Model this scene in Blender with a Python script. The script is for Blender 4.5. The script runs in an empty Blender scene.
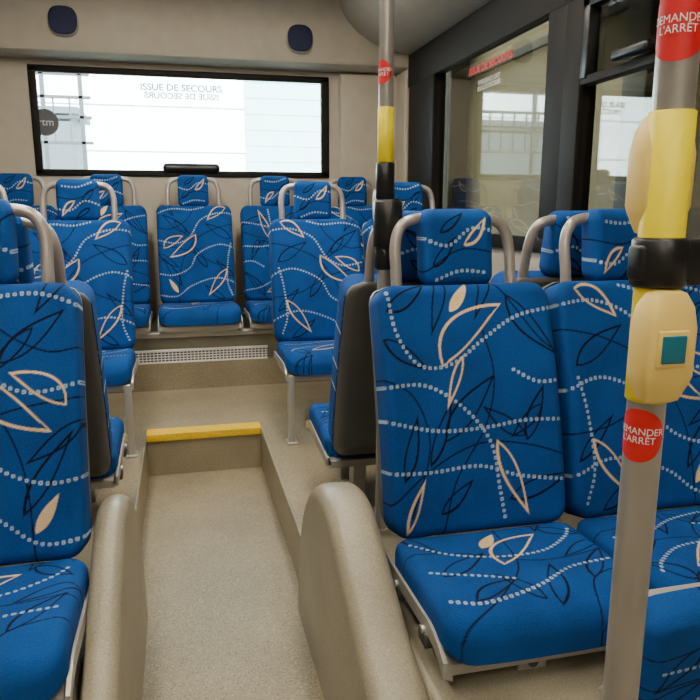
import bpy, bmesh, math
import numpy as np
from mathutils import Vector, Matrix, Euler

H = 1.16   # camera height above the aisle floor; everything is modelled relative to eye level then lifted
scn = bpy.context.scene
COL = scn.collection

# ------------------------------------------------------------------ materials
def mat(name, col, rough=0.6, metal=0.0, var=0.06, vscale=12.0, bump=0.0, bscale=200.0, spec=0.5, coat=0.0):
    m = bpy.data.materials.new(name); m.use_nodes = True
    nt = m.node_tree; b = nt.nodes['Principled BSDF']
    b.inputs['Roughness'].default_value = rough
    b.inputs['Metallic'].default_value = metal
    b.inputs['Specular IOR Level'].default_value = spec
    b.inputs['Coat Weight'].default_value = coat
    tc = nt.nodes.new('ShaderNodeTexCoord')
    n = nt.nodes.new('ShaderNodeTexNoise'); n.inputs['Scale'].default_value = vscale; n.inputs['Detail'].default_value = 3
    nt.links.new(tc.outputs['Object'], n.inputs['Vector'])
    r = nt.nodes.new('ShaderNodeValToRGB')
    c = Vector(col)
    r.color_ramp.elements[0].position = 0.3; r.color_ramp.elements[1].position = 0.7
    r.color_ramp.elements[0].color = (*(c*(1-var)), 1); r.color_ramp.elements[1].color = (*[min(1, v*(1+var)) for v in c], 1)
    nt.links.new(n.outputs['Fac'], r.inputs['Fac']); nt.links.new(r.outputs['Color'], b.inputs['Base Color'])
    if bump > 0:
        n2 = nt.nodes.new('ShaderNodeTexNoise'); n2.inputs['Scale'].default_value = bscale
        nt.links.new(tc.outputs['Object'], n2.inputs['Vector'])
        bp = nt.nodes.new('ShaderNodeBump'); bp.inputs['Strength'].default_value = bump; bp.inputs['Distance'].default_value = 0.002
        nt.links.new(n2.outputs['Fac'], bp.inputs['Height']); nt.links.new(bp.outputs['Normal'], b.inputs['Normal'])
    return m

def srgb(r, g, b):
    f = lambda v: (v/255/12.92) if v/255 <= 0.04045 else ((v/255+0.055)/1.055)**2.4
    return (f(r), f(g), f(b))

def fabric_mat():
    m = bpy.data.materials.new('printed_moquette'); m.use_nodes = True
    nt = m.node_tree; b = nt.nodes['Principled BSDF']
    a = nt.nodes.new('ShaderNodeAttribute'); a.attribute_name = 'Col'
    tc = nt.nodes.new('ShaderNodeTexCoord')
    n = nt.nodes.new('ShaderNodeTexNoise'); n.inputs['Scale'].default_value = 420
    n3 = nt.nodes.new('ShaderNodeTexNoise'); n3.inputs['Scale'].default_value = 7
    nt.links.new(tc.outputs['Object'], n.inputs['Vector']); nt.links.new(tc.outputs['Object'], n3.inputs['Vector'])
    ad = nt.nodes.new('ShaderNodeMath'); ad.operation = 'ADD'
    nt.links.new(n.outputs['Fac'], ad.inputs[0]); nt.links.new(n3.outputs['Fac'], ad.inputs[1])
    mr = nt.nodes.new('ShaderNodeMapRange'); mr.inputs['From Min'].default_value = 0.6; mr.inputs['From Max'].default_value = 1.4
    mr.inputs['To Min'].default_value = 0.62; mr.inputs['To Max'].default_value = 1.26
    nt.links.new(ad.outputs[0], mr.inputs['Value'])
    mx = nt.nodes.new('ShaderNodeMix'); mx.data_type = 'RGBA'; mx.blend_type = 'MULTIPLY'; mx.inputs[0].default_value = 1
    nt.links.new(a.outputs['Color'], mx.inputs[6]); nt.links.new(mr.outputs[0], mx.inputs[7])
    nt.links.new(mx.outputs[2], b.inputs['Base Color'])
    b.inputs['Roughness'].default_value = 0.85
    b.inputs['Specular IOR Level'].default_value = 0.2
    bp = nt.nodes.new('ShaderNodeBump'); bp.inputs['Strength'].default_value = 0.45; bp.inputs['Distance'].default_value = 0.002
    nt.links.new(n.outputs['Fac'], bp.inputs['Height']); nt.links.new(bp.outputs['Normal'], b.inputs['Normal'])
    return m

def floor_mat(name, base, light, dark):
    m = bpy.data.materials.new(name); m.use_nodes = True
    nt = m.node_tree; b = nt.nodes['Principled BSDF']
    tc = nt.nodes.new('ShaderNodeTexCoord')
    n = nt.nodes.new('ShaderNodeTexNoise'); n.inputs['Scale'].default_value = 260; n.inputs['Detail'].default_value = 2
    nt.links.new(tc.outputs['Object'], n.inputs['Vector'])
    r = nt.nodes.new('ShaderNodeValToRGB'); e = r.color_ramp.elements
    e[0].position = 0.32; e[0].color = (*dark, 1); e[1].position = 0.42; e[1].color = (*base, 1)
    x = e.new(0.58); x.color = (*base, 1); x = e.new(0.68); x.color = (*light, 1)
    nt.links.new(n.outputs['Fac'], r.inputs['Fac'])
    n2 = nt.nodes.new('ShaderNodeTexNoise'); n2.inputs['Scale'].default_value = 4; n2.inputs['Detail'].default_value = 6
    nt.links.new(tc.outputs['Object'], n2.inputs['Vector'])
    mr = nt.nodes.new('ShaderNodeMapRange'); mr.inputs['To Min'].default_value = 0.56; mr.inputs['To Max'].default_value = 1.2
    nt.links.new(n2.outputs['Fac'], mr.inputs['Value'])
    mx = nt.nodes.new('ShaderNodeMix'); mx.data_type = 'RGBA'; mx.blend_type = 'MULTIPLY'; mx.inputs[0].default_value = 1
    nt.links.new(r.outputs['Color'], mx.inputs[6]); nt.links.new(mr.outputs[0], mx.inputs[7])
    nt.links.new(mx.outputs[2], b.inputs['Base Color'])
    b.inputs['Roughness'].default_value = 0.36
    return m

def glass_mat(name, tint, base=0.04, graz=0.6):
    m = bpy.data.materials.new(name); m.use_nodes = True
    nt = m.node_tree; nt.nodes.remove(nt.nodes['Principled BSDF'])
    out = nt.nodes['Material Output']
    t = nt.nodes.new('ShaderNodeBsdfTransparent'); t.inputs['Color'].default_value = (*tint, 1)
    g = nt.nodes.new('ShaderNodeBsdfGlossy'); g.inputs['Roughness'].default_value = 0.02
    lw = nt.nodes.new('ShaderNodeLayerWeight'); lw.inputs['Blend'].default_value = 0.5
    p = nt.nodes.new('ShaderNodeMath'); p.operation = 'POWER'; p.inputs[1].default_value = 4
    ma = nt.nodes.new('ShaderNodeMath'); ma.operation = 'MULTIPLY_ADD'; ma.inputs[1].default_value = graz; ma.inputs[2].default_value = base
    mx = nt.nodes.new('ShaderNodeMixShader')
    nt.links.new(lw.outputs['Facing'], p.inputs[0]); nt.links.new(p.outputs[0], ma.inputs[0]); nt.links.new(ma.outputs[0], mx.inputs[0])
    nt.links.new(t.outputs[0], mx.inputs[1]); nt.links.new(g.outputs[0], mx.inputs[2])
    nt.links.new(mx.outputs[0], out.inputs['Surface'])
    return m

def emit_mat(name, col, s):
    m = bpy.data.materials.new(name); m.use_nodes = True
    b = m.node_tree.nodes['Principled BSDF']
    b.inputs['Emission Color'].default_value = (*col, 1); b.inputs['Emission Strength'].default_value = s
    b.inputs['Base Color'].default_value = (*col, 1)
    return m

FAB = fabric_mat()
M_SHELL = mat('grey_plastic_shell', srgb(78, 78, 78), 0.5, bump=0.2, bscale=500)
M_PAN = mat('seat_pan_alloy', srgb(178, 176, 170), 0.35, 0.4)
M_TUBE = mat('painted_tube', srgb(172, 165, 158), 0.28, 0.35)
M_STEEL = mat('brushed_steel', srgb(186, 184, 178), 0.32, 0.5)
M_POLE = mat('satin_pole', srgb(168, 164, 158), 0.28, 0.5)
M_BLACK = mat('black_plastic', (0.008, 0.008, 0.009), 0.35)
M_DARK = mat('dark_window_frame', srgb(30, 28, 26), 0.6, spec=.2)
M_DUCT = mat('beige_duct', srgb(168, 162, 147), 0.4)
M_WALL = mat('beige_wall_laminate', srgb(188, 180, 162), 0.5)
M_CEIL = mat('ceiling_panel', srgb(172, 168, 158), 0.6)
M_YEL = mat('yellow_sleeve', srgb(245, 225, 10), 0.4)
M_CREAM = mat('button_housing', srgb(240, 208, 118), 0.4)
M_TEAL = mat('teal_button', srgb(15, 112, 135), 0.35)
M_RED = mat('red_sticker', srgb(215, 30, 38), 0.45)
M_WHITE = mat('white_print', (0.85, 0.85, 0.82), 0.6)
M_STRIP = mat('yellow_step_nosing', srgb(235, 192, 25), 0.7, var=0.25, vscale=300)
M_FLOOR = floor_mat('speckled_vinyl', srgb(152, 141, 115), srgb(190, 180, 156), srgb(110, 100, 80))
M_BOX = floor_mat('speckled_cover', srgb(152, 145, 125), srgb(172, 164, 145), srgb(132, 125, 106))
M_BLUEDARK = mat('navy_speaker_cloth', srgb(22, 32, 72), 0.7)
M_CONC = mat('yard_concrete', (0.45, 0.44, 0.42), 0.9, var=0.15, vscale=1.5)
M_DEPOT = mat('depot_wall_paint', srgb(128, 114, 86), 0.8, var=0.3, vscale=0.6)
M_DEPOT2 = mat('depot_column_paint', srgb(50, 46, 38), 0.8, var=0.2, vscale=0.6)
M_FACADE = mat('white_facade', (0.80, 0.88, 0.9), 0.8)
M_CYAN = mat('pale_cyan_panel', (0.26, 0.42, 0.44), 0.6)
M_GREY = mat('dark_grey_cladding', (0.035, 0.05, 0.06), 0.7)  # one even dark grey for the shed
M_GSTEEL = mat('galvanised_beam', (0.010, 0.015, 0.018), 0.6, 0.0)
G_REAR = glass_mat('rear_glass', (0.93, 0.99, 0.99))
G_SIDE = glass_mat('side_tinted_glass', (0.76, 0.76, 0.69), .06, .9)
G_HOP = glass_mat('dark_hopper_glass', (0.42, 0.42, 0.40), .05, .8)

# ------------------------------------------------------------------ helpers
def empty(name, loc=(0, 0, 0), rotz=0):
    e = bpy.data.objects.new(name, None); COL.objects.link(e)
    e.location = loc; e.rotation_euler = (0, 0, rotz); e.empty_display_size = 0.1
    return e

def obj(name, me, parent=None, loc=None):
    o = bpy.data.objects.new(name, me); COL.objects.link(o)
    if parent: o.parent = parent
    if loc: o.location = loc
    return o

def mk(name, verts, faces, m, smooth=False):
    me = bpy.data.meshes.new(name)
    me.from_pydata([tuple(v) for v in verts], [], faces); me.materials.append(m)
    if smooth: me.polygons.foreach_set('use_smooth', [True]*len(me.polygons))
    me.update(); return me

def fixn(me):
    bm = bmesh.new(); bm.from_mesh(me); bmesh.ops.recalc_face_normals(bm, faces=bm.faces); bm.to_mesh(me); bm.free(); return me

def box_me(name, x0, x1, y0, y1, z0, z1, m, bev=0.0, seg=3):
    bm = bmesh.new(); bmesh.ops.create_cube(bm, size=1)
    for v in bm.verts:
        v.co = Vector(((x0+x1)/2+v.co.x*(x1-x0), (y0+y1)/2+v.co.y*(y1-y0), (z0+z1)/2+v.co.z*(z1-z0)))
    if bev > 0: bmesh.ops.bevel(bm, geom=list(bm.edges), offset=bev, segments=seg, affect='EDGES', profile=0.5)
    me = bpy.data.meshes.new(name); bm.to_mesh(me); bm.free(); me.materials.append(m)
    if bev > 0:
        for p in me.polygons: p.use_smooth = True
        me.set_sharp_from_angle(angle=math.radians(50))
    return me

def box(name, x0, x1, y0, y1, z0, z1, m, bev=0.0, parent=None, seg=3):
    return obj(name, box_me(name, x0, x1, y0, y1, z0, z1, m, bev, seg), parent)

def catmull(pts, n=12):
    P = [np.array(p, float) for p in pts]; P = [2*P[0]-P[1]]+P+[2*P[-1]-P[-2]]
    out = []
    for i in range(1, len(P)-2):
        for k in range(n):
            t = k/n
            out.append(0.5*((2*P[i])+(-P[i-1]+P[i+1])*t+(2*P[i-1]-5*P[i]+4*P[i+1]-P[i+2])*t*t+(-P[i-1]+3*P[i]-3*P[i+1]+P[i+2])*t**3))
    out.append(P[-2]); return np.array(out)

def tube_me(name, path, r, m, seg=16):
    path = [Vector(p) for p in path]; verts = []; faces = []
    up = None
    for i, p in enumerate(path):
        t = (path[min(i+1, len(path)-1)]-path[max(i-1, 0)]).normalized()
        if up is None:
            up = Vector((0, 1, 0)) if abs(t.y) < 0.9 else Vector((1, 0, 0))
        a = (up - t*up.dot(t)).normalized(); up = a; b = t.cross(a)
        for k in range(seg):
            an = 2*math.pi*k/seg; verts.append(p+(a*math.cos(an)+b*math.sin(an))*r)
    n = len(path)
    for i in range(n-1):
        for k in range(seg):
            faces.append((i*seg+k, i*seg+(k+1) % seg, (i+1)*seg+(k+1) % seg, (i+1)*seg+k))
    faces.append(tuple(range(seg))); faces.append(tuple((n-1)*seg+k for k in range(seg)))
    me = fixn(mk(name, verts, faces, m, True)); me.set_sharp_from_angle(angle=math.radians(50)); return me

def cyl(name, x, y, z0, z1, r, m, parent=None, seg=40, bev=0.0):
    if bev > 0: prof = [(r-bev, z0), (r, z0+bev), (r, z1-bev), (r-bev, z1)]
    else: prof = [(r, z0), (r, z1)]
    verts = []; faces = []
    for rr, z in prof:
        for k in range(seg):
            a = 2*math.pi*k/seg; verts.append((x+rr*math.cos(a), y+rr*math.sin(a), z))
    for i in range(len(prof)-1):
        for k in range(seg): faces.append((i*seg+k, i*seg+(k+1) % seg, (i+1)*seg+(k+1) % seg, (i+1)*seg+k))
    faces.append(tuple(range(seg))[::-1]); faces.append(tuple((len(prof)-1)*seg+k for k in range(seg)))
    me = mk(name, verts, faces, m, True); me.set_sharp_from_angle(angle=math.radians(50))
    return obj(name, me, parent)

def disc(name, c, r, axis, m, th=0.01, parent=None, sq=2.0, seg=48, ry=None):
    """rounded disc plate; axis 'y' (faces -y) or 'x' (faces -x)"""
    ry = ry or r
    ring = []
    for k in range(seg):
        a = 2*math.pi*k/seg; ca, sa = math.cos(a), math.sin(a)
        ring.append((math.copysign(abs(ca)**(2/sq), ca)*r, math.copysign(abs(sa)**(2/sq), sa)*ry))
    layers = [(1.0, 0), (1.0, th*0.6), (0.93, th)]
    verts = []
    for s, d in layers:
        for a, b in ring:
            verts.append((c[0]+a*s, c[1]-d, c[2]+b*s) if axis == 'y' else (c[0]-d, c[1]+a*s, c[2]+b*s))
    faces = []
    for i in range(2):
        for k in range(seg): faces.append((i*seg+k, i*seg+(k+1) % seg, (i+1)*seg+(k+1) % seg, (i+1)*seg+k))
    faces.append(tuple(range(seg))); faces.append(tuple(2*seg+k for k in range(seg)))
    return obj(name, fixn(mk(name, verts, faces, m)), parent)

def text_data(body, size, offset=0.0):
    cu = bpy.data.curves.new('t', 'FONT'); cu.body = body; cu.size = size; cu.align_x = 'CENTER'; cu.align_y = 'CENTER'
    cu.space_line = 0.9; cu.offset = offset
    o = bpy.data.objects.new('t', cu); COL.objects.link(o)
    bpy.context.view_layer.update()
    dg = bpy.context.evaluated_depsgraph_get()
    me = bpy.data.meshes.new_from_object(o.evaluated_get(dg))
    v = [tuple(x.co) for x in me.vertices]; f = [tuple(p.vertices) for p in me.polygons]
    bpy.data.objects.remove(o); return v, f

# ------------------------------------------------------------------ fabric print
BLUE = np.array(srgb(12, 72, 142)); NAVY = np.array(srgb(6, 16, 42)); CREAM = np.array(srgb(228, 200, 152)); DOT = np.array(srgb(182, 206, 226))
def L(x1, y1, x2, y2, w1, w2, k): return ('L', x1, y1, x2, y2, w1, w2, k)
def C(k, *p): return ('C', k, p)
BACK = [
 C('stem', (-.24, .06), (-.12, .15), (0, .2), (.12, .19), (.24, .15)),
 C('stem', (-.1, -.01), (-.06, .12), (.02, .24), (.05, .35), (.03, .46)),
 C('stem', (.06, .58), (.12, .5), (.18, .42), (.23, .39)),
 C('stem', (-.23, .36), (-.15, .31), (-.12, .2), (-.17, .05)),
 C('dot', (-.195, .54), (-.18, .45), (-.13, .38), (-.05, .38), (.03, .43), (.12, .48), (.23, .50)),
 C('dot', (-.23, .265), (-.1, .235), (.02, .235), (.12, .245), (.24, .24)),
 C('dot', (-.23, .335), (-.12, .335), (-.03, .28), (.03, .2), (.045, .1), (.055, .03)),
 C('dot', (-.23, .15), (-.12, .145), (0, .15), (.1, .12), (.24, .1)),
 C('dot', (.1, .36), (.16, .33), (.24, .335)),
 L(-.21, .44, -.11, .37, .02, .014, 'dark'), L(-.185, .13, -.145, .27, .018, .012, 'dark'),
 L(-.08, .21, .05, .35, .02, .03, 'dark'), L(.10, .53, .21, .39, .03, .014, 'dark'),
 L(.07, .07, .22, .12, .02, .018, 'dark'), L(-.12, .16, -.06, .30, .016, .012, 'dark'),
 L(-.2, .5, -.1, .56, .02, .015, 'dark'), L(.12, .2, .17, .32, .015, .018, 'dark'), L(-.1, .05, -.02, .12, .016, .012, 'dark'),
 L(-.075, .375, .085, .51, .010, .060, 'cream'), L(-.045, .495, .008, .562, .015, .013, 'solid'),
 L(.045, .205, .115, .03, .022, .020, 'cream'), L(-.185, .012, -.135, .13, .010, .013, 'cream'),
]
BACK2 = [
 C('stem', (-.24, .45), (-.1, .42), (.02, .35), (.1, .2), (.12, -.02)),
 C('stem', (-.24, .2), (-.1, .22), (.06, .3), (.24, .33)),
 C('stem', (.0, .58), (.05, .48), (.15, .42), (.24, .43)),
 C('dot', (-.23, .5), (-.12, .51), (-.02, .47), (.04, .38), (.12, .34), (.24, .36)),
 C('dot', (-.23, .3), (-.12, .33), (.0, .28), (.05, .2), (.14, .16), (.24, .17)),
 C('dot', (-.04, .545), (.03, .53), (.14, .535), (.24, .5)),
 C('dot', (-.23, .1), (-.1, .14), (.04, .1), (.13, .04), (.24, .05)),
 C('dot', (-.185, .04), (-.16, .12), (-.17, .25), (-.19, .34)),
 L(-.19, .36, -.05, .45, .02, .025, 'dark'), L(.06, .40, .19, .50, .02, .022, 'dark'), L(-.05, .2, .03, .33, .02, .015, 'dark'),
 L(.10, .1, .2, .26, .014, .02, 'dark'), L(-.14, .02, -.03, .1, .02, .012, 'dark'), L(-.2, .14, -.1, .24, .014, .014, 'dark'),
 L(-.16, .19, -.05, .04, .024, .022, 'cream'), L(.01, .39, .16, .26, .050, .010, 'cream'), L(-.17, .54, -.06, .47, .012, .036, 'cream'), L(.12, .06, .17, .14, .013, .013, 'solid'),
]
def xf(el, fx=1, sx=0, sy=0, flipy=None):
    out = []
    g = lambda x, y: (fx*x+sx, (flipy-y if flipy is not None else y)+sy)
    for e in el:
        if e[0] == 'L':
            a = g(e[1], e[2]); b = g(e[3], e[4])
            w = (e[5], e[6]) if (fx > 0) == (flipy is None) else (e[6], e[5])
            out.append(('L', a[0], a[1], b[0], b[1], w[0], w[1], e[7]))
        else: out.append(('C', e[1], tuple(g(*p) for p in e[2])))
    return out
CUSH = [
 C('stem', (-.24, .26), (-.1, .24), (.05, .17), (.24, .19)), C('stem', (-.2, .0), (-.08, .07), (.0, .17), (.02, .34)),
 C('stem', (.08, -.02), (.12, .08), (.24, .11)),
 C('dot', (-.19, .30), (-.12, .24), (-.02, .205), (.08, .21), (.16, .26), (.19, .30)),
 C('dot', (-.19, .065), (-.12, .055), (.0, .08), (.1, .13), (.2, .14)),
 C('dot', (-.19, .17), (-.1, .14), (-.03, .11)), 
 L(-.17, .15, -.05, .23, .02, .02, 'dark'), L(.02, .03, .06, .15, .02, .016, 'dark'), L(.12, .08, .2, .19, .014, .02, 'dark'),
 L(-.14, .06, -.03, .11, .01, .022, 'dark'), L(.12, .32, .2, .26, .02, .014, 'dark'),
 L(-.03, .17, .10, .29, .012, .056, 'cream'), L(-.045, .25, .01, .315, .016, .014, 'solid'), L(-.2, .34, -.14, .25, .015, .012, 'dark'),
]
HEAD = [
 C('stem', (-.1, .03), (0, .09), (.1, .08)), C('dot', (-.1, .12), (-.03, .1), (.03, .14), (.1, .13)), C('dot', (-.06, .02), (0, .04), (.07, .035)),
 L(.01, .10, .065, .165, .020, .006, 'cream'), L(-.07, .05, -.01, .12, .014, .01, 'dark'), L(-.05, .13, .01, .175, .01, .01, 'dark'),
]
def paint(P, els, bb=None):
    col = np.tile(BLUE, (len(P), 1))
    X, Y = P[:, 0], P[:, 1]
    def blend(cov, c):
        cov = np.clip(cov, 0, 1)[:, None]; col[:] = col*(1-cov)+c*cov
    aa = 0.0011
    order = [e for e in els if e[0] == 'C' and e[1] == 'stem']+[e for e in els if e[0] == 'L' and e[7] in ('dark', 'navy')]+\
            [e for e in els if e[0] == 'C' and e[1] == 'dot']+[e for e in els if e[0] == 'L' and e[7] in ('cream', 'solid')]
    for e in order:
        if e[0] == 'C':
            path = catmull(e[2], 14)
            if e[1] == 'stem':
                dmin = np.full(len(P), 9.0)
                for i in range(len(path)-1):
                    a, b = path[i], path[i+1]; ab = b-a; l2 = max(ab@ab, 1e-12)
                    t = np.clip(((X-a[0])*ab[0]+(Y-a[1])*ab[1])/l2, 0, 1)
                    dmin = np.minimum(dmin, np.hypot(X-a[0]-t*ab[0], Y-a[1]-t*ab[1]))
                blend((0.0017-dmin)/aa+0.5, NAVY)
            else:
                seg = np.hypot(*np.diff(path, axis=0).T); s = np.concatenate([[0], np.cumsum(seg)])
                ss = np.arange(0, s[-1], 0.0136)
                px = np.interp(ss, s, path[:, 0]); py = np.interp(ss, s, path[:, 1])
                dmin = np.full(len(P), 9.0)
                for x, y in zip(px, py):
                    dmin = np.minimum(dmin, np.maximum(np.abs(X-x), np.abs(Y-y))*0.6+np.hypot(X-x, Y-y)*0.4)
                blend((0.0038-dmin)/aa+0.5, DOT); blend((0.0014-dmin)/aa+0.5, BLUE*0.7)
        else:
            _, x1, y1, x2, y2, w1, w2, k = e
            cx, cy = (x1+x2)/2, (y1+y2)/2; dx, dy = x2-x1, y2-y1; Ln = math.hypot(dx, dy); h = Ln/2; dx /= Ln; dy /= Ln
            v = (X-cx)*dx+(Y-cy)*dy; u = (X-cx)*dy-(Y-cy)*dx
            vv = v+0.22*h*(1-(v/h)**2)
            def sd(w):
                R = (h*h+w*w)/(2*w); return np.hypot(np.abs(u)+R-w, vv)-R
            s = np.where(u > 0, sd(w1), sd(w2))
            hvy = np.clip(0.5+0.5*np.sign(w1-w2+1e-9)*np.tanh(u/0.004), 0, 1)*np.clip(0.6-0.4*v/h, 0.1, 1)
            if k == 'cream': blend((0.0022+0.0018*hvy-np.abs(s+0.002+0.001*hvy))/aa+0.5, CREAM)
            elif k == 'dark': blend((0.0019+0.0012*hvy-np.abs(s+0.001))/aa+0.5, NAVY)
            elif k == 'navy': blend((-s)/aa, NAVY)
            else: blend((-s)/aa, CREAM)
    return col

def pad_me(name, w, h, T, rc, re, res, mapf, els, m=FAB, two=False, puff=0.0, taper=0.0):
    nu = max(6, int(w/res)); nv = max(6, int(h/res))
    tb = np.linspace(0, 1, nv+1); b = h*tb
    hw = np.full(nv+1, w/2)
    lo = b < rc; hi = b > h-rc
    hw[lo] = w/2-rc+np.sqrt(np.maximum(rc**2-(rc-b[lo])**2, 0)); hw[hi] = w/2-rc+np.sqrt(np.maximum(rc**2-(b[hi]-(h-rc))**2, 0))
    s = np.linspace(-1, 1, nu+1)
    A = s[None, :]*hw[:, None]; B = np.repeat(b[:, None], nu+1, 1)
    qx = np.abs(A)-(w/2-rc); qy = np.abs(B-h/2)-(h/2-rc)
    e = -(np.hypot(np.maximum(qx, 0), np.maximum(qy, 0))+np.minimum(np.maximum(qx, qy), 0)-rc)
    e = np.clip(e, 0, None)
    D = np.where(e >= re, T, T-re+np.sqrt(np.maximum(re**2-(re-np.minimum(e, re))**2, 0)))
    D = D+puff*np.clip(1-(2*A/w)**2, 0, 1)*np.clip(1-(2*B/h-1)**4, 0, 1)
    A = A*(1-taper*B/h)
    A, B, D = A.ravel(), B.ravel(), D.ravel()
    W = nu+1
    ring = [i for i in range(W)]+[r*W+W-1 for r in range(1, nv+1)]+[nv*W+i for i in range(W-2, -1, -1)]+[r*W for r in range(nv-1, 0, -1)]
    N = W*(nv+1)
    i, j = np.meshgrid(np.arange(nu), np.arange(nv)); q = (j*W+i).ravel()
    faces = np.stack([q, q+1, q+W+1, q+W], 1).tolist()
    if two:
        A2 = np.concatenate([A, A]); B2 = np.concatenate([B, B]); D2 = np.concatenate([D, -D])
        faces += np.stack([q+N, q+W+N, q+W+1+N, q+1+N], 1).tolist()
        for k in range(len(ring)):
            a, c = ring[k], ring[(k+1) % len(ring)]; faces.append([c, a, a+N, c+N])
    else:
        rr = np.array(ring); A2 = np.concatenate([A, A[rr]]); B2 = np.concatenate([B, B[rr]]); D2 = np.concatenate([D, np.zeros(len(rr))])
        for k in range(len(ring)):
            k2 = (k+1) % len(ring); faces.append([ring[k2], ring[k], N+k, N+k2])
    V = mapf(A2, B2, D2)
    me = bpy.data.meshes.new(name); me.from_pydata(V.tolist(), [], faces)
    me.materials.append(m); me.polygons.foreach_set('use_smooth', [True]*len(me.polygons))
    if els is not None:
        c = paint(np.stack([A2, B2], 1), els)
        ca = me.color_attributes.new('Col', 'FLOAT_COLOR', 'POINT')
        ca.data.foreach_set('color', np.concatenate([c, np.ones((len(c), 1))], 1).astype(np.float32).ravel())
    me.update(); return me

# seat local frame: faces -y, z=0 cushion top, y=0 foot of the backrest, x centred
HB = 0.56; LEAN = 0.16; BT = .078
def yc(b): t = np.clip(b/HB, -.2, 1.5); return LEAN*t - 0.016*np.sin(np.pi*np.clip(t, 0, 1))
th = math.atan2(LEAN, HB)
def map_back(A, B, D):
    D = D-(BT-.046)+np.where(D > 0.02, 0.014*np.abs(A/0.22)**3, 0)
    return np.stack([A, yc(B)-D*math.cos(th), B*0.995-0.02+D*math.sin(th)], 1)
def map_shell(A, B, D):
    ext = (BT-.048)+D*(1.0+2.6*(1-B/HB)*np.clip(B/0.06, 0, 1))
    return np.stack([A, yc(B)+ext*math.cos(th), B*0.995-0.03], 1)
CD = 0.362
def map_cush(A, B, D):
    y = -CD+B-0.02
    f = np.clip((0.10-B)/0.10, 0, 1)
    z = -0.055+D-0.016*(B/CD)+0.010*np.abs(A/0.22)**3-0.03*f**2
    return np.stack([A, y-0.006*f, z], 1)
def map_head(A, B, D):
    return np.stack([A, LEAN+0.022-D-0.014*np.abs(A/0.085)**2*(D > 0)+B*0.12, HB-0.025+B], 1)

RES = 0.0021
backs = [pad_me('backrest_print_a', .43, HB, BT, .045, .026, RES, map_back, BACK),
         pad_me('backrest_print_b', .43, HB, BT, .045, .026, RES, map_back, BACK2),
         pad_me('backrest_print_c', .43, HB, BT, .045, .026, RES*1.3, map_back, xf(BACK, -1, 0, 0, HB)),
         pad_me('backrest_print_d', .43, HB, BT, .045, .026, RES*1.3, map_back, xf(BACK2, -1, 0.01, 0.0))]
cush = [pad_me('cushion_print_a', .436, CD, .062, .05, .03, RES, map_cush, CUSH, puff=.006),
        pad_me('cushion_print_b', .436, CD, .062, .05, .03, RES, map_cush, xf(CUSH, -1, 0, 0, CD), puff=.006)]
heads = [pad_me('headrest_print_a', .176, .185, .036, .03, .026, RES, map_head, HEAD, two=True, puff=.008),
         pad_me('headrest_print_b', .176, .185, .036, .03, .026, RES, map_head, xf(HEAD, -1, 0, 0, .19), two=True, puff=.008)]
shell_me = pad_me('back_shell', .426, HB+.008, .024, .045, .01, .012, map_shell, None, M_SHELL)
hp = [(-.148, LEAN-.0, HB-.12), (-.148, LEAN+.02, HB), (-.147, LEAN+.035, HB+.072), (-.134, LEAN+.041, HB+.114), (-.106, LEAN+.045, HB+.133), (-.05, LEAN+.045, HB+.138)]
hp = hp+[(-x, y, z) for x, y, z in hp[::-1]]
handle_me = tube_me('handle_tube', catmull(hp, 6), 0.0135, M_TUBE, 18)

def pan_mesh():
    verts = []; faces = []
    prof = []
    for t in np.linspace(0, 1, 15):
        y = 0.0-(CD+.013)*t
        zt = -0.042-0.012*(1-t)-0.035*max(0, (t-0.76)/0.24)**2
        prof.append((y, zt))
    for sx in (-1, 1):
        base = len(verts)
        for y, zt in prof:
            for x, z in ((.2235, zt), (.2235, zt-.030), (.205, zt-.038), (.205, zt-.03), (.2165, zt-.025), (.2165, zt)):
                verts.append((sx*x, y, z))
        for i in range(len(prof)-1):
            for k in range(6):
                faces.append((base+i*6+k, base+i*6+(k+1) % 6, base+(i+1)*6+(k+1) % 6, base+(i+1)*6+k))
        faces.append(tuple(base+k for k in range(6))); faces.append(tuple(base+(len(prof)-1)*6+k for k in range(6)))
    base = len(verts)
    for y, zt in prof:
        for x, z in ((-.21, zt-.014), (.21, zt-.014), (.205, zt-.036), (-.205, zt-.036)): verts.append((x, y+.012 if y < -CD*.9 else y, z))
    for i in range(len(prof)-1):
        for k in range(4): faces.append((base+i*4+k, base+i*4+(k+1) % 4, base+(i+1)*4+(k+1) % 4, base+(i+1)*4+k))
    faces.append(tuple(base+k for k in range(4))); faces.append(tuple(base+(len(prof)-1)*4+k for k in range(4)))
    return fixn(mk('seat_pan', verts, faces, M_PAN))
pan_me = pan_mesh()

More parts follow.
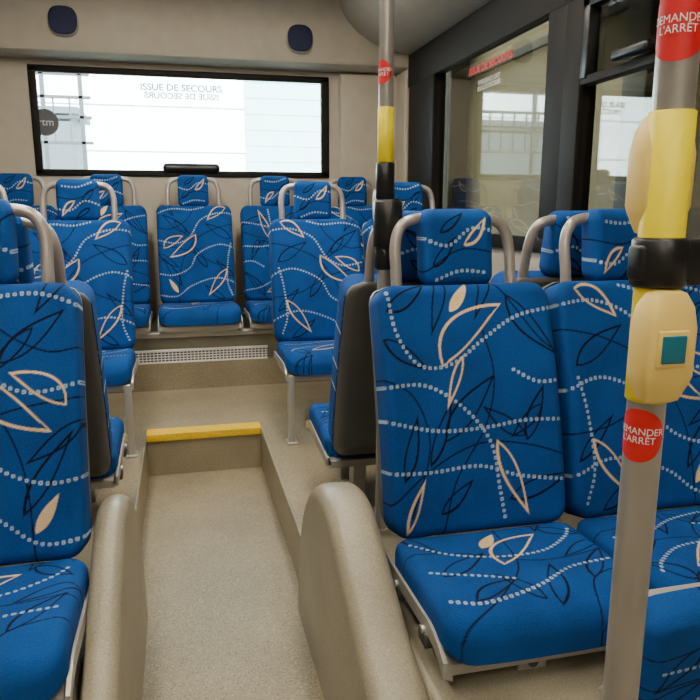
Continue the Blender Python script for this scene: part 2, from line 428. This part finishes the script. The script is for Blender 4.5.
def seat(x, y, z, back=0, cu=0, hd=0, rot=0, drop=0.13, legs='bracket', rx=0.0):
    """x = centre, y = foot of backrest, z = cushion height (eye relative); drop = height of the mount under the cushion"""
    e = empty('bus_seat', (x, y, z), rot); e.rotation_euler.x = rx
    obj('backrest_pad', backs[back], e); obj('seat_pad', cush[cu], e); obj('headrest_pad', heads[hd], e)
    obj('back_shell', shell_me, e); obj('seat_pan', pan_me, e); obj('handle_tube', handle_me, e)
    if legs == 'bracket':
        for s in (-1, 1):
            for yy in (-.09, -.27):
                box('mount_bracket', s*.10-.022, s*.10+.022, yy-.03, yy+.03, -drop, -.085, M_PAN, .004, e)
        box('front_plate', -.06, .0, -.345, -.337, -.15, -.085, M_PAN, .003, e)
        disc('plate_bolt', (-.03, -.345, -.125), .010, 'y', M_SHELL, .005, e, seg=12)
        for yy in (-.10, -.27):
            disc('side_bolt', (-.2235, yy, -.075), .008, 'x', M_STEEL, .006, e, seg=12)
            box('side_clip', -.228, -.21, yy-.02, yy+.02, -.105, -.075, M_SHELL, .003, e)
    elif legs.startswith('leg'):
        s = -1 if legs == 'leg_l' else 1
        box('leg_post', s*.20-.014, s*.20+.014, -.375, -.345, -drop, -.085, M_STEEL, .004, e)
        box('leg_foot', s*.20-.022, s*.20+.022, -.395, -.325, -drop, -drop+.008, M_STEEL, .002, e)
        box('leg_strut', s*.20-.010, s*.20+.010, -.36, -.02, -.115, -.085, M_STEEL, .004, e)
        box('cross_beam', -.2, .2, -.28, -.24, -.12, -.085, M_STEEL, .004, e)
    else:
        box('rail', -.2, .2, -.32, -.28, -drop, -.085, M_STEEL, .003, e)
        box('rail', -.2, .2, -.10, -.06, -drop, -.085, M_STEEL, .003, e)
    return e

NZ = -0.722
seat(.643, 1.40, NZ, 0, 0, 0, drop=.138); seat(1.093, 1.40, NZ, 1, 1, 1, drop=.138)
seat(-.435, 1.44, NZ+.022, 1, 0, 1, drop=.16); seat(-.885, 1.44, NZ+.022, 3, 1, 0, drop=.16)
for i, x in enumerate((.632, 1.082, -.437, -.887)):
    seat(x, 2.0, NZ+.01, (i+2) % 4, i % 2, 1, rot=math.pi, drop=.255, legs='bracket', rx=-.07)
MZ = -0.595
seat(.615, 3.13, MZ, 1, 1, 0, drop=.38, legs='leg_l'); seat(1.075, 3.13, MZ, 3, 0, 1, drop=.38, legs='leg_l')
seat(-.435, 3.13, MZ, 3, 0, 1, drop=.38, legs='leg_r'); seat(-.885, 3.13, MZ, 0, 1, 0, drop=.38, legs='leg_r')
for i, k in enumerate((-2, -1, 0, 1, 2)):
    seat(.08+k*.485, 4.11, -.53, (i*3+1) % 4, i % 2, i % 2, drop=.13, legs='rail')

# tip-up seat folded upright beside the front pole
e = empty('folding_seat', (.885, .80, -.605))
o = obj('tip_up_pad', cush[1], e); o.rotation_euler = (math.radians(96), 0, 0); o.scale = (1, .66, 1)
o = obj('tip_up_pan', pan_me, e, (0, .014, -.03)); o.rotation_euler = (math.radians(96), 0, 0); o.scale = (.93, .56, 1)
box('hinge_bar', -.20, .20, .03, .06, -.235, -.21, M_STEEL, .004, e)
for s in (-1, 1): box('hinge_post', s*.15-.015, s*.15+.015, .06, .085, -.256, -.05, M_STEEL, .004, e)

# ------------------------------------------------------------------ floor and steps
XL, XR, YR, YF = -1.27, 1.40, 4.45, -2.2
def multibox(name, boxes, m):
    verts = []; faces = []
    for (x0, x1, y0, y1, z0, z1) in boxes:
        b = len(verts)
        verts += [(x0, y0, z0), (x1, y0, z0), (x1, y1, z0), (x0, y1, z0), (x0, y0, z1), (x1, y0, z1), (x1, y1, z1), (x0, y1, z1)]
        faces += [tuple(b+i for i in f) for f in ((0, 3, 2, 1), (4, 5, 6, 7), (0, 1, 5, 4), (1, 2, 6, 5), (2, 3, 7, 6), (3, 0, 4, 7))]
    return obj(name, mk(name, verts, faces, m))
multibox('floor', [(-.19, .31, YF, 3.0, -1.25, -1.16), (XL, -.19, YF, 3.0, -1.25, -.975), (.31, XR, YF, 3.0, -1.25, -.975),
                   (XL, XR, 3.0, 3.78, -1.25, -.975), (XL, XR, 3.78, YR, -1.25, -.825)], M_FLOOR)
e = empty('step_nosing')
box('tread_strip', -.19, .31, 2.995, 3.075, -.975, -.968, M_STRIP, .002, e)
box('nosing_lip', -.19, .31, 2.988, 2.996, -1.0, -.968, M_STRIP, .002, e)
e = empty('trim_1')
box('cove_left', -.197, -.187, 2.0, 2.99, -.99, -.972, M_BOX, .003, e)
box('cove_right', .307, .317, 1.84, 2.99, -.99, -.972, M_BOX, .003, e)
e = empty('heater_grille')
box('grille_bottom_rail', -.28, .44, 3.785, 3.80, -.835, -.818, M_WHITE, .002, e)
box('grille_top_rail', -.28, .44, 3.785, 3.80, -.765, -.752, M_WHITE, .002, e)
for i in range(37):
    x = -.275+i*.0195; box('grille_bar', x, x+.005, 3.788, 3.797, -.82, -.762, M_WHITE, 0, e)
for i in range(4):
    z = -.808+i*.014; box('grille_wire', -.28, .44, 3.79, 3.797, z, z+.0045, M_WHITE, 0, e)
box('grille_backing', -.28, .44, 3.81, 3.815, -.825, -.757, M_SHELL, 0, e)
e = empty('bench_plinth')
box('front_panel', XL+.01, XR-.01, 3.83, 3.86, -.825, -.67, M_BOX, .004, e)
box('top_rail', XL+.01, XR-.01, 3.80, 3.86, -.69, -.66, M_PAN, .006, e)
box('deck', XL+.01, XR-.01, 3.86, 4.40, -.70, -.665, M_SHELL, 0, e)

# ------------------------------------------------------------------ wheel arch covers
def arch(name, x0, x1, dy, r=0.035):
    pr = catmull([(1.86, -1.16), (1.835, -1.05), (1.80, -.92), (1.73, -.79), (1.62, -.69), (1.50, -.645), (1.40, -.65), (1.27, -.715), (1.12, -.80), (.95, -.87), (.75, -.95), (.55, -1.03), (.3, -1.09), (.0, -1.12), (-.4, -1.13)], 6)
    pr = pr+np.array([dy, 0])
    T = np.gradient(pr, axis=0); T /= np.linalg.norm(T, axis=1)[:, None]
    Nn = np.stack([T[:, 1], -T[:, 0]], 1)
    if Nn[len(pr)//3, 1] < 0: Nn = -Nn
    ks = []
    for a in np.linspace(0, math.pi/2, 6): ks.append((x0+r*(1-math.cos(a)), r*(1-math.sin(a))))
    for a in np.linspace(math.pi/2, 0, 6): ks.append((x1-r*(1-math.cos(a)), r*(1-math.sin(a))))
    verts = []; faces = []
    for x, o in ks:
        for p, nn in zip(pr, Nn):
            q = p-nn*o; verts.append((x, q[0], q[1]))
        verts.append((x, pr[-1][0], -1.2)); verts.append((x, pr[0][0]-o, -1.2))
    n2 = len(pr)+2; Ls = len(ks)
    for l in range(Ls-1):
        for i in range(n2):
            j = (i+1) % n2; faces.append((l*n2+i, l*n2+j, (l+1)*n2+j, (l+1)*n2+i))
    faces.append(tuple(range(n2))); faces.append(tuple((Ls-1)*n2+i for i in range(n2)))
    me = fixn(mk('arch_skin', verts, faces, M_BOX, True)); me.set_sharp_from_angle(angle=math.radians(60))
    return me
obj('wheel_arch_cover', arch('a', .283, .395, 0))
box('seat_podium', .397, XR-.005, .0, 1.84, -.974, -.862, M_BOX, .02)
obj('wheel_arch_cover', arch('b', -.212, -.145, .05, .03))
box('seat_podium', XL+.005, -.214, .0, 1.90, -.974, -.862, M_BOX, .02)

# ------------------------------------------------------------------ shell: walls, ceiling
WX0, WX1, WZ0, WZ1 = -.79, .915, .205, .775
multibox('wall_rear', [(XL, WX0, YR, YR+.06, -1.2, 1.3), (WX1, XR, YR, YR+.06, -1.2, 1.3), (WX0, WX1, YR, YR+.06, -1.2, WZ0), (WX0, WX1, YR, YR+.06, WZ1, 1.3)], M_WALL)
def header():
    pr = [(4.45, .825), (4.33, .83), (4.29, .845), (4.275, .875), (4.25, 1.0), (4.22, 1.12), (4.17, 1.19), (4.10, 1.215), (4.45, 1.215)]
    verts = []; faces = []
    for x in (XL, XR):
        for y, z in pr: verts.append((x, y, z))
    n = len(pr)
    for i in range(n): faces.append((i, (i+1) % n, n+(i+1) % n, n+i))
    faces.append(tuple(range(n))); faces.append(tuple(n+i for i in range(n)))
    me = fixn(mk('rear_header', verts, faces, M_WALL, True)); me.set_sharp_from_angle(angle=math.radians(40)); return me
obj('trim_2', header())
for x, z in ((-.565, .991), (.726, .968)):
    e = empty('loudspeaker')
    yy = 4.25+(1.0-z)*.12
    disc('rim', (x, yy+.01, z), .080, 'y', M_DUCT, .02, e, 2.6); disc('cloth', (x, yy-.008, z), .073, 'y', M_BLUEDARK, .01, e, 2.6)
multibox('ceiling', [(XL, XR, YF, YR, 1.22, 1.28)], M_CEIL)
multibox('wall_front', [(XL, XR, YF-.06, YF, -1.2, 1.28)], M_WALL)
def duct(sign, name):
    base = [(.90, 1.219), (.935, 1.17), (1.0, 1.08), (1.08, 1.01), (1.18, .955), (1.30, .92), (1.395, .905), (1.395, 1.219)]
    pts = [(p[0], p[1]) if sign > 0 else (2*.065-p[0], p[1]) for p in base]
    verts = []; faces = []
    for y in (YF+.01, 4.24):
        for x, z in pts: verts.append((x, y, z))
    n = len(pts)
    for i in range(n): faces.append((i, (i+1) % n, n+(i+1) % n, n+i))
    faces.append(tuple(range(n))); faces.append(tuple(n+i for i in range(n)))
    me = fixn(mk(name, verts, faces, M_DUCT, True)); me.set_sharp_from_angle(angle=math.radians(40)); return me
obj('air_duct', duct(1, 'air_duct')); obj('air_duct', duct(-1, 'air_duct'))

def side_wall(name, xi, xo, wins, m):
    x0, x1 = min(xi, xo), max(xi, xo); b = []
    zb, zt = -.13, .735
    b.append((x0, x1, YF, YR, -1.2, zb)); b.append((x0, x1, YF, YR, zt, 1.28))
    y = YF
    for a, c in wins: b.append((x0, x1, y, a, zb, zt)); y = c
    b.append((x0, x1, y, YR, zb, zt))
    return multibox(name, b, m)
wins = [(-1.6, .75), (.98, 2.32), (2.52, 3.80)]
side_wall('wall_right', XR, XR+.06, wins, M_WALL); side_wall('wall_left', XL, XL-.06, wins, M_WALL)
k = 1
def window(side, y0, y1, hopper):
    global k
    s = 1 if side == 'R' else -1
    xi = XR if s > 0 else XL
    e = empty('window_%d' % k); k += 1
    def bx(n, d0, d1, a, b, z0, z1, m, bev=.004):
        xa, xb = xi-s*d0, xi-s*d1; box(n, min(xa, xb), max(xa, xb), a, b, z0, z1, m, bev, e)
    bx('frame_bottom', .0, .018, y0-.1, y1+.1, -.175, -.115, M_DARK)
    bx('frame_top', .0, .02, y0-.1, y1+(.42 if y1 > 3 else .1), .715, .90, M_DARK)
    bx('frame_front', .0, .018, y0-.115, y0+.02, -.12, .72, M_DARK); bx('frame_rear', .0, .018, y1-.02, y1+(.40 if y1 > 3 else .09), -.12, .72, M_DARK)
    # dark reveal lining the opening
    bx('reveal_rear', -.06, .0, y1-.006, y1-.001, -.13, .735, M_DARK, 0); bx('reveal_top', -.06, .0, y0, y1, .729, .734, M_DARK, 0)
    bx('glass', -.035, -.03, y0-.01, y1+.01, -.14, .74, G_SIDE, 0)
    if hopper:
        bx('hopper_bar', -.03, .015, y0, y1, .42, .45, M_DARK); bx('hopper_glass', -.02, -.015, y0, y1, .45, .73, G_HOP, 0)
        ym = y1-.33
        bx('hopper_latch', .012, .05, ym-.09, ym+.09, .455, .49, M_BLACK, .012)
        bx('hopper_frame', -.02, .02, y1-.06, y1-.02, .44, .72, M_BLACK); bx('hopper_frame', -.02, .02, y0+.02, y0+.06, .44, .72, M_BLACK)
        bx('hopper_frame', -.02, .02, y0+.02, y1-.02, .67, .72, M_BLACK)
    return e
for s in ('R', 'L'):
    ws = [window(s, a, c, a < 2.0) for a, c in wins]
    if s == 'R': w_text = ws[2]
e = empty('window_%d' % k)
box('glass', WX0, WX1, YR+.02, YR+.025, WZ0, WZ1, G_REAR, 0, e)
box('gasket_left', WX0-.012, WX0+.028, YR-.012, YR+.03, WZ0-.012, WZ1+.012, M_DARK, .006, e)
box('gasket_right', WX1-.028, WX1+.022, YR-.012, YR+.03, WZ0-.012, WZ1+.012, M_DARK, .006, e)
box('gasket_top', WX0-.012, WX1+.022, YR-.012, YR+.03, WZ1-.016, WZ1+.02, M_DARK, .006, e)
box('gasket_bottom', WX0-.012, WX1+.022, YR-.012, YR+.03, WZ0-.02, WZ0+.018, M_DARK, .006, e)
box('brake_light_housing', -.09, .25, YR-.03, YR+.018, WZ0+.0, WZ0+.06, M_BLACK, .025, e)
disc('round_decal', (-.735, YR+.017, .485), .075, 'y', mat('grey_decal', srgb(95, 100, 105), .6), .002, e)
v, f = text_data('rtm', .06)
obj('decal_letters', mk('decal_letters', [(-.73+a, YR+.013, .485+b) for a, b, c in v], f, M_WHITE), e)
v, f = text_data('ISSUE DE SECOURS', .052, .0016)
wid = max(a for a, b, c in v)-min(a for a, b, c in v); sc = .475/wid
obj('exit_lettering', mk('exit_lettering', [(.043+a*sc, YR+.016, .70+b) for a, b, c in v], f, M_BLACK), e)
obj('exit_lettering_outside', mk('exit_lettering', [(.043-a*sc*.92, YR+.028, .655+b*.9) for a, b, c in v], f, M_BLACK), e)
sc = .47/wid
obj('exit_lettering', mk('exit_lettering', [(XR+.028, 3.16-a*sc, .655+b*.9) for a, b, c in v], f, M_RED), w_text)
v, f = text_data('EMERGENCY EXIT\nISSUE DE SECOURS', .03)
obj('small_lettering', mk('small_lettering', [(XR+.028, 3.16-a, .575+b) for a, b, c in v], f, M_WHITE), w_text)

e = empty('trim_3')
box('corner_panel', 1.0, 1.385, 4.40, 4.445, -.1, .82, M_WALL, .02, e)
box('side_return', 1.365, 1.395, 4.225, 4.42, -.1, .82, M_WALL, .012, e)

# ------------------------------------------------------------------ poles
def cyl_wrap(name, verts2d, faces, cx, cy, cz, r, az, m, parent):
    out = []
    for a, b, c in verts2d:
        t = az+a/r; out.append((cx+r*math.cos(t), cy+r*math.sin(t), cz+b))
    me = mk(name, out, faces, m, True); return obj(name, me, parent)
def sticker(cx, cy, cz, r, az, R, parent, txt='DEMANDER\nL\'ARRÊT', ts=.0105):
    verts = [(0, 0, 0)]; faces = []; nr, ns = 8, 48
    for i in range(1, nr+1):
        for k_ in range(ns):
            a = 2*math.pi*k_/ns; verts.append((R*i/nr*math.cos(a), R*i/nr*math.sin(a), 0))
    for k_ in range(ns): faces.append((0, 1+k_, 1+(k_+1) % ns))
    for i in range(nr-1):
        for k_ in range(ns):
            faces.append((1+i*ns+k_, 1+(i+1)*ns+k_, 1+(i+1)*ns+(k_+1) % ns, 1+i*ns+(k_+1) % ns))
    cyl_wrap('sticker_disc', verts, faces, cx, cy, cz, r+.0006, az, M_RED, parent)
    v, f = text_data(txt, ts)
    cyl_wrap('sticker_text', v, f, cx, cy, cz, r+.0012, az, M_WHITE, parent)

PX, PY = .471, .612
e = empty('handrail_pole')
cyl('tube', PX, PY, -.862, 1.22, .0195, M_POLE, e)
cyl('floor_flange', PX, PY, -.862, -.85, .04, M_POLE, e, bev=.003)
cyl('sleeve', PX, PY, -.198, .092, .0222, M_YEL, e, bev=.001)
cyl('clamp_collar', PX, PY, -.079, -.029, .0275, M_BLACK, e, bev=.003)
box('clamp_block', PX+.0, PX+.062, PY-.020, PY+.020, -.077, -.031, M_BLACK, .006, e)
box('clamp_ear', PX-.030, PX, PY-.012, PY+.012, -.072, -.036, M_BLACK, .005, e)
disc('clamp_bolt', (PX+.045, PY-.020, -.066), .005, 'y', M_STEEL, .003, e, seg=16)
azc = math.atan2(-PY, -PX)
sticker(PX, PY, -.234, .0195, azc-.3, .029, e)
sticker(PX, PY, .168, .0195, azc-.1, .033, e)
def housing(parent, cx, cy, z0, z1, s, bx=0.0):
    zc = (z0+z1)/2; hh = (z1-z0)/2; verts = []; faces = []
    rows = [(-1, .014, .010), (-.95, .020, .018), (-.62, .027, .030), (-.5, .029, .033), (.35, .029, .034), (.72, .025, .030), (.95, .018, .020), (1, .012, .012)]
    seg = 24
    for t, w, d in rows:
        for k_ in range(seg):
            a = 2*math.pi*k_/seg; ca, sa = math.cos(a), math.sin(a)
            x = math.copysign(abs(ca)**.4, ca)*w; yy = math.copysign(abs(sa)**.4, sa)*d*.6
            verts.append((cx+x, cy+s*(.010)+yy, zc+t*hh))
    for i in range(len(rows)-1):
        for k_ in range(seg): faces.append((i*seg+k_, i*seg+(k_+1) % seg, (i+1)*seg+(k_+1) % seg, (i+1)*seg+k_))
    faces.append(tuple(range(seg))); faces.append(tuple((len(rows)-1)*seg+k_ for k_ in range(seg)))
    me = fixn(mk('housing', verts, faces, M_CREAM, True)); me.set_sharp_from_angle(angle=math.radians(32))
    obj('button_housing', me, parent)
    yf = cy+s*(.010+.0200)
    box('button_bezel', cx+bx-.018, cx+bx+.018, min(yf-s*.003, yf+s*.002), max(yf-s*.003, yf+s*.002), zc-.018, zc+.020, M_CREAM, .002, parent)
    yf += s*.002
    box('push_button', cx+bx-.0135, cx+bx+.0135, min(yf-s*.002, yf+s*.002), max(yf-s*.002, yf+s*.002), zc-.013, zc+.015, M_TEAL, .0015, parent)
housing(e, PX-.002, PY-.008, -.196, -.080, -1, -.003)
housing(e, PX+.003, PY+.004, -.028, .092, 1)

QX, QY = .489, 1.66
e = empty('handrail_pole')
cyl('tube', QX, QY, -.84, 1.22, .0175, M_POLE, e)
cyl('sleeve', QX, QY, .105, .235, .0195, M_YEL, e, bev=.001)
cyl('clamp_collar', QX, QY, .02, .108, .0225, M_BLACK, e, bev=.003)
cyl('clamp_socket', QX+.008, QY, -.10, .022, .036, M_BLACK, e, bev=.008)
cyl('clamp_base', QX, QY, -.15, -.09, .024, M_BLACK, e, bev=.004)
sticker(QX, QY, .312, .0175, math.atan2(-QY, -QX)-.75, .027, e, ts=.011)

# ------------------------------------------------------------------ ceiling lamps (real fittings)
M_DIFF = emit_mat('lamp_diffuser', (1, .92, .80), 6)
for x in (-.38, .51):
    for y in (-1.0, .4, 1.8, 3.1):
        e = empty('ceiling_light')
        box('fitting', x-.10, x+.10, y-.5, y+.5, 1.195, 1.219, M_CEIL, .004, e)
        box('diffuser', x-.08, x+.08, y-.47, y+.47, 1.185, 1.197, M_DIFF, .003, e)
        ld = bpy.data.lights.new('lamp', 'AREA'); ld.shape = 'RECTANGLE'; ld.size = .16; ld.size_y = .94
        ld.energy = 15 if y > 1 else 10; ld.color = (1, .89, .73)
        lo = bpy.data.objects.new('lamp', ld); COL.objects.link(lo); lo.parent = e; lo.location = (x, y, 1.18)

# ------------------------------------------------------------------ outside: depot hall + yard
multibox('yard_ground', [(-30, 30, -14, 40, -1.7, -1.6)], M_CONC)
multibox('depot_wall', [(3.6, 3.9, -12, 14.5, -1.6, 5.0)], M_DEPOT)
multibox('depot_wall', [(-5.3, -5.0, -12, 8.0, -1.6, 5.0)], M_DEPOT)
multibox('depot_wall', [(-5.3, 3.9, -12.3, -12, -1.6, 5.0)], M_DEPOT)
multibox('sun_block_roof', [(-5.3, 3.9, -12.3, 7.0, 5.0, 5.3), (1.9, 3.9, 7.0, 14.6, 5.0, 5.3)], M_CONC)  # unseen roof and canopy, added to keep sun off bus and side wall
for y in (4.6, 8.4, 12.2):
    box('depot_column', 3.3, 3.55, y, y+.3, -1.6, 5.0, M_DEPOT2, .02)
box('wall_conduit', 3.5, 3.56, -6, 14, 1.55, 1.63, M_DEPOT2, .01)
M_DL = emit_mat('added_fill_glow', (1, .95, .85), 20)  # glow for the fill lamps added in the hall
for y in (1.0, 4.0, 7.0, 10.0, 12.8):
    e = empty('added_fill_lamp')  # added fill lamp, brightens the depot wall behind the side windows
    box('added_fill_tray', 2.4, 2.6, y-.8, y+.8, 3.9, 4.0, M_DEPOT2, .01, e)
    box('added_fill_tube', 2.47, 2.53, y-.75, y+.75, 3.84, 3.9, M_DL, .01, e)
    ld = bpy.data.lights.new('hall', 'AREA'); ld.shape = 'RECTANGLE'; ld.size = .15; ld.size_y = 1.5; ld.energy = 25; ld.color = (1, .93, .8)
    lo = bpy.data.objects.new('hall', ld); COL.objects.link(lo); lo.parent = e; lo.location = (2.5, y, 3.82)
multibox('warehouse_building', [(-16, 22, 24, 24.4, -1.6, 9)]+[(-16, 22, 23.94, 24, z, z+.12) for z in np.arange(-1, 8.8, 1.4)], M_FACADE)
multibox('loading_shutter', [(2.2, 6.5, 23.7, 23.9, -1.6, 6.2)]+[(2.2, 6.5, 23.68, 23.7, z, z+.06) for z in np.arange(-1.5, 6.1, .5)], M_CYAN)
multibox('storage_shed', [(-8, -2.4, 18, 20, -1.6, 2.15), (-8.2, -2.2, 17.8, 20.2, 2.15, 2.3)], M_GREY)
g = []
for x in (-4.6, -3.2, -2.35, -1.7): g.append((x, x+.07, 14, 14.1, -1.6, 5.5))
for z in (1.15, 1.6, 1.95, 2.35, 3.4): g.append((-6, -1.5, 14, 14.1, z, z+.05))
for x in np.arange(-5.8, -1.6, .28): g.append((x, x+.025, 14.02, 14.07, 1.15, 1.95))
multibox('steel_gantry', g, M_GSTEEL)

ld = bpy.data.lights.new('sun', 'SUN'); ld.energy = 75; ld.angle = .02; ld.color = (1, .98, .95)
lo = bpy.data.objects.new('sun', ld); COL.objects.link(lo)
lo.rotation_euler = Vector((.25, .75, -.6)).to_track_quat('-Z', 'Y').to_euler()
w = bpy.data.worlds.new('World'); scn.world = w; w.use_nodes = True
bg = w.node_tree.nodes['Background']; bg.inputs['Color'].default_value = (.68, .9, 1, 1); bg.inputs['Strength'].default_value = 6

for o in list(scn.objects):
    if o.parent is None: o.location.z += H

# ------------------------------------------------------------------ camera
F_PX = 690.0
tilt = math.atan(142/F_PX); psi = math.atan(170*math.cos(tilt)/F_PX)
F = Vector((math.sin(psi)*math.cos(tilt), math.cos(psi)*math.cos(tilt), -math.sin(tilt)))
R = Vector((math.cos(psi), -math.sin(psi), 0)); U = R.cross(F)
cd = bpy.data.cameras.new('camera'); cd.sensor_width = 36; cd.lens = 36*F_PX/700; cd.clip_start = .02
cam = bpy.data.objects.new('camera', cd); COL.objects.link(cam)
cam.matrix_world = Matrix(((R.x, U.x, -F.x, 0), (R.y, U.y, -F.y, 0), (R.z, U.z, -F.z, H), (0, 0, 0, 1)))
scn.camera = cam
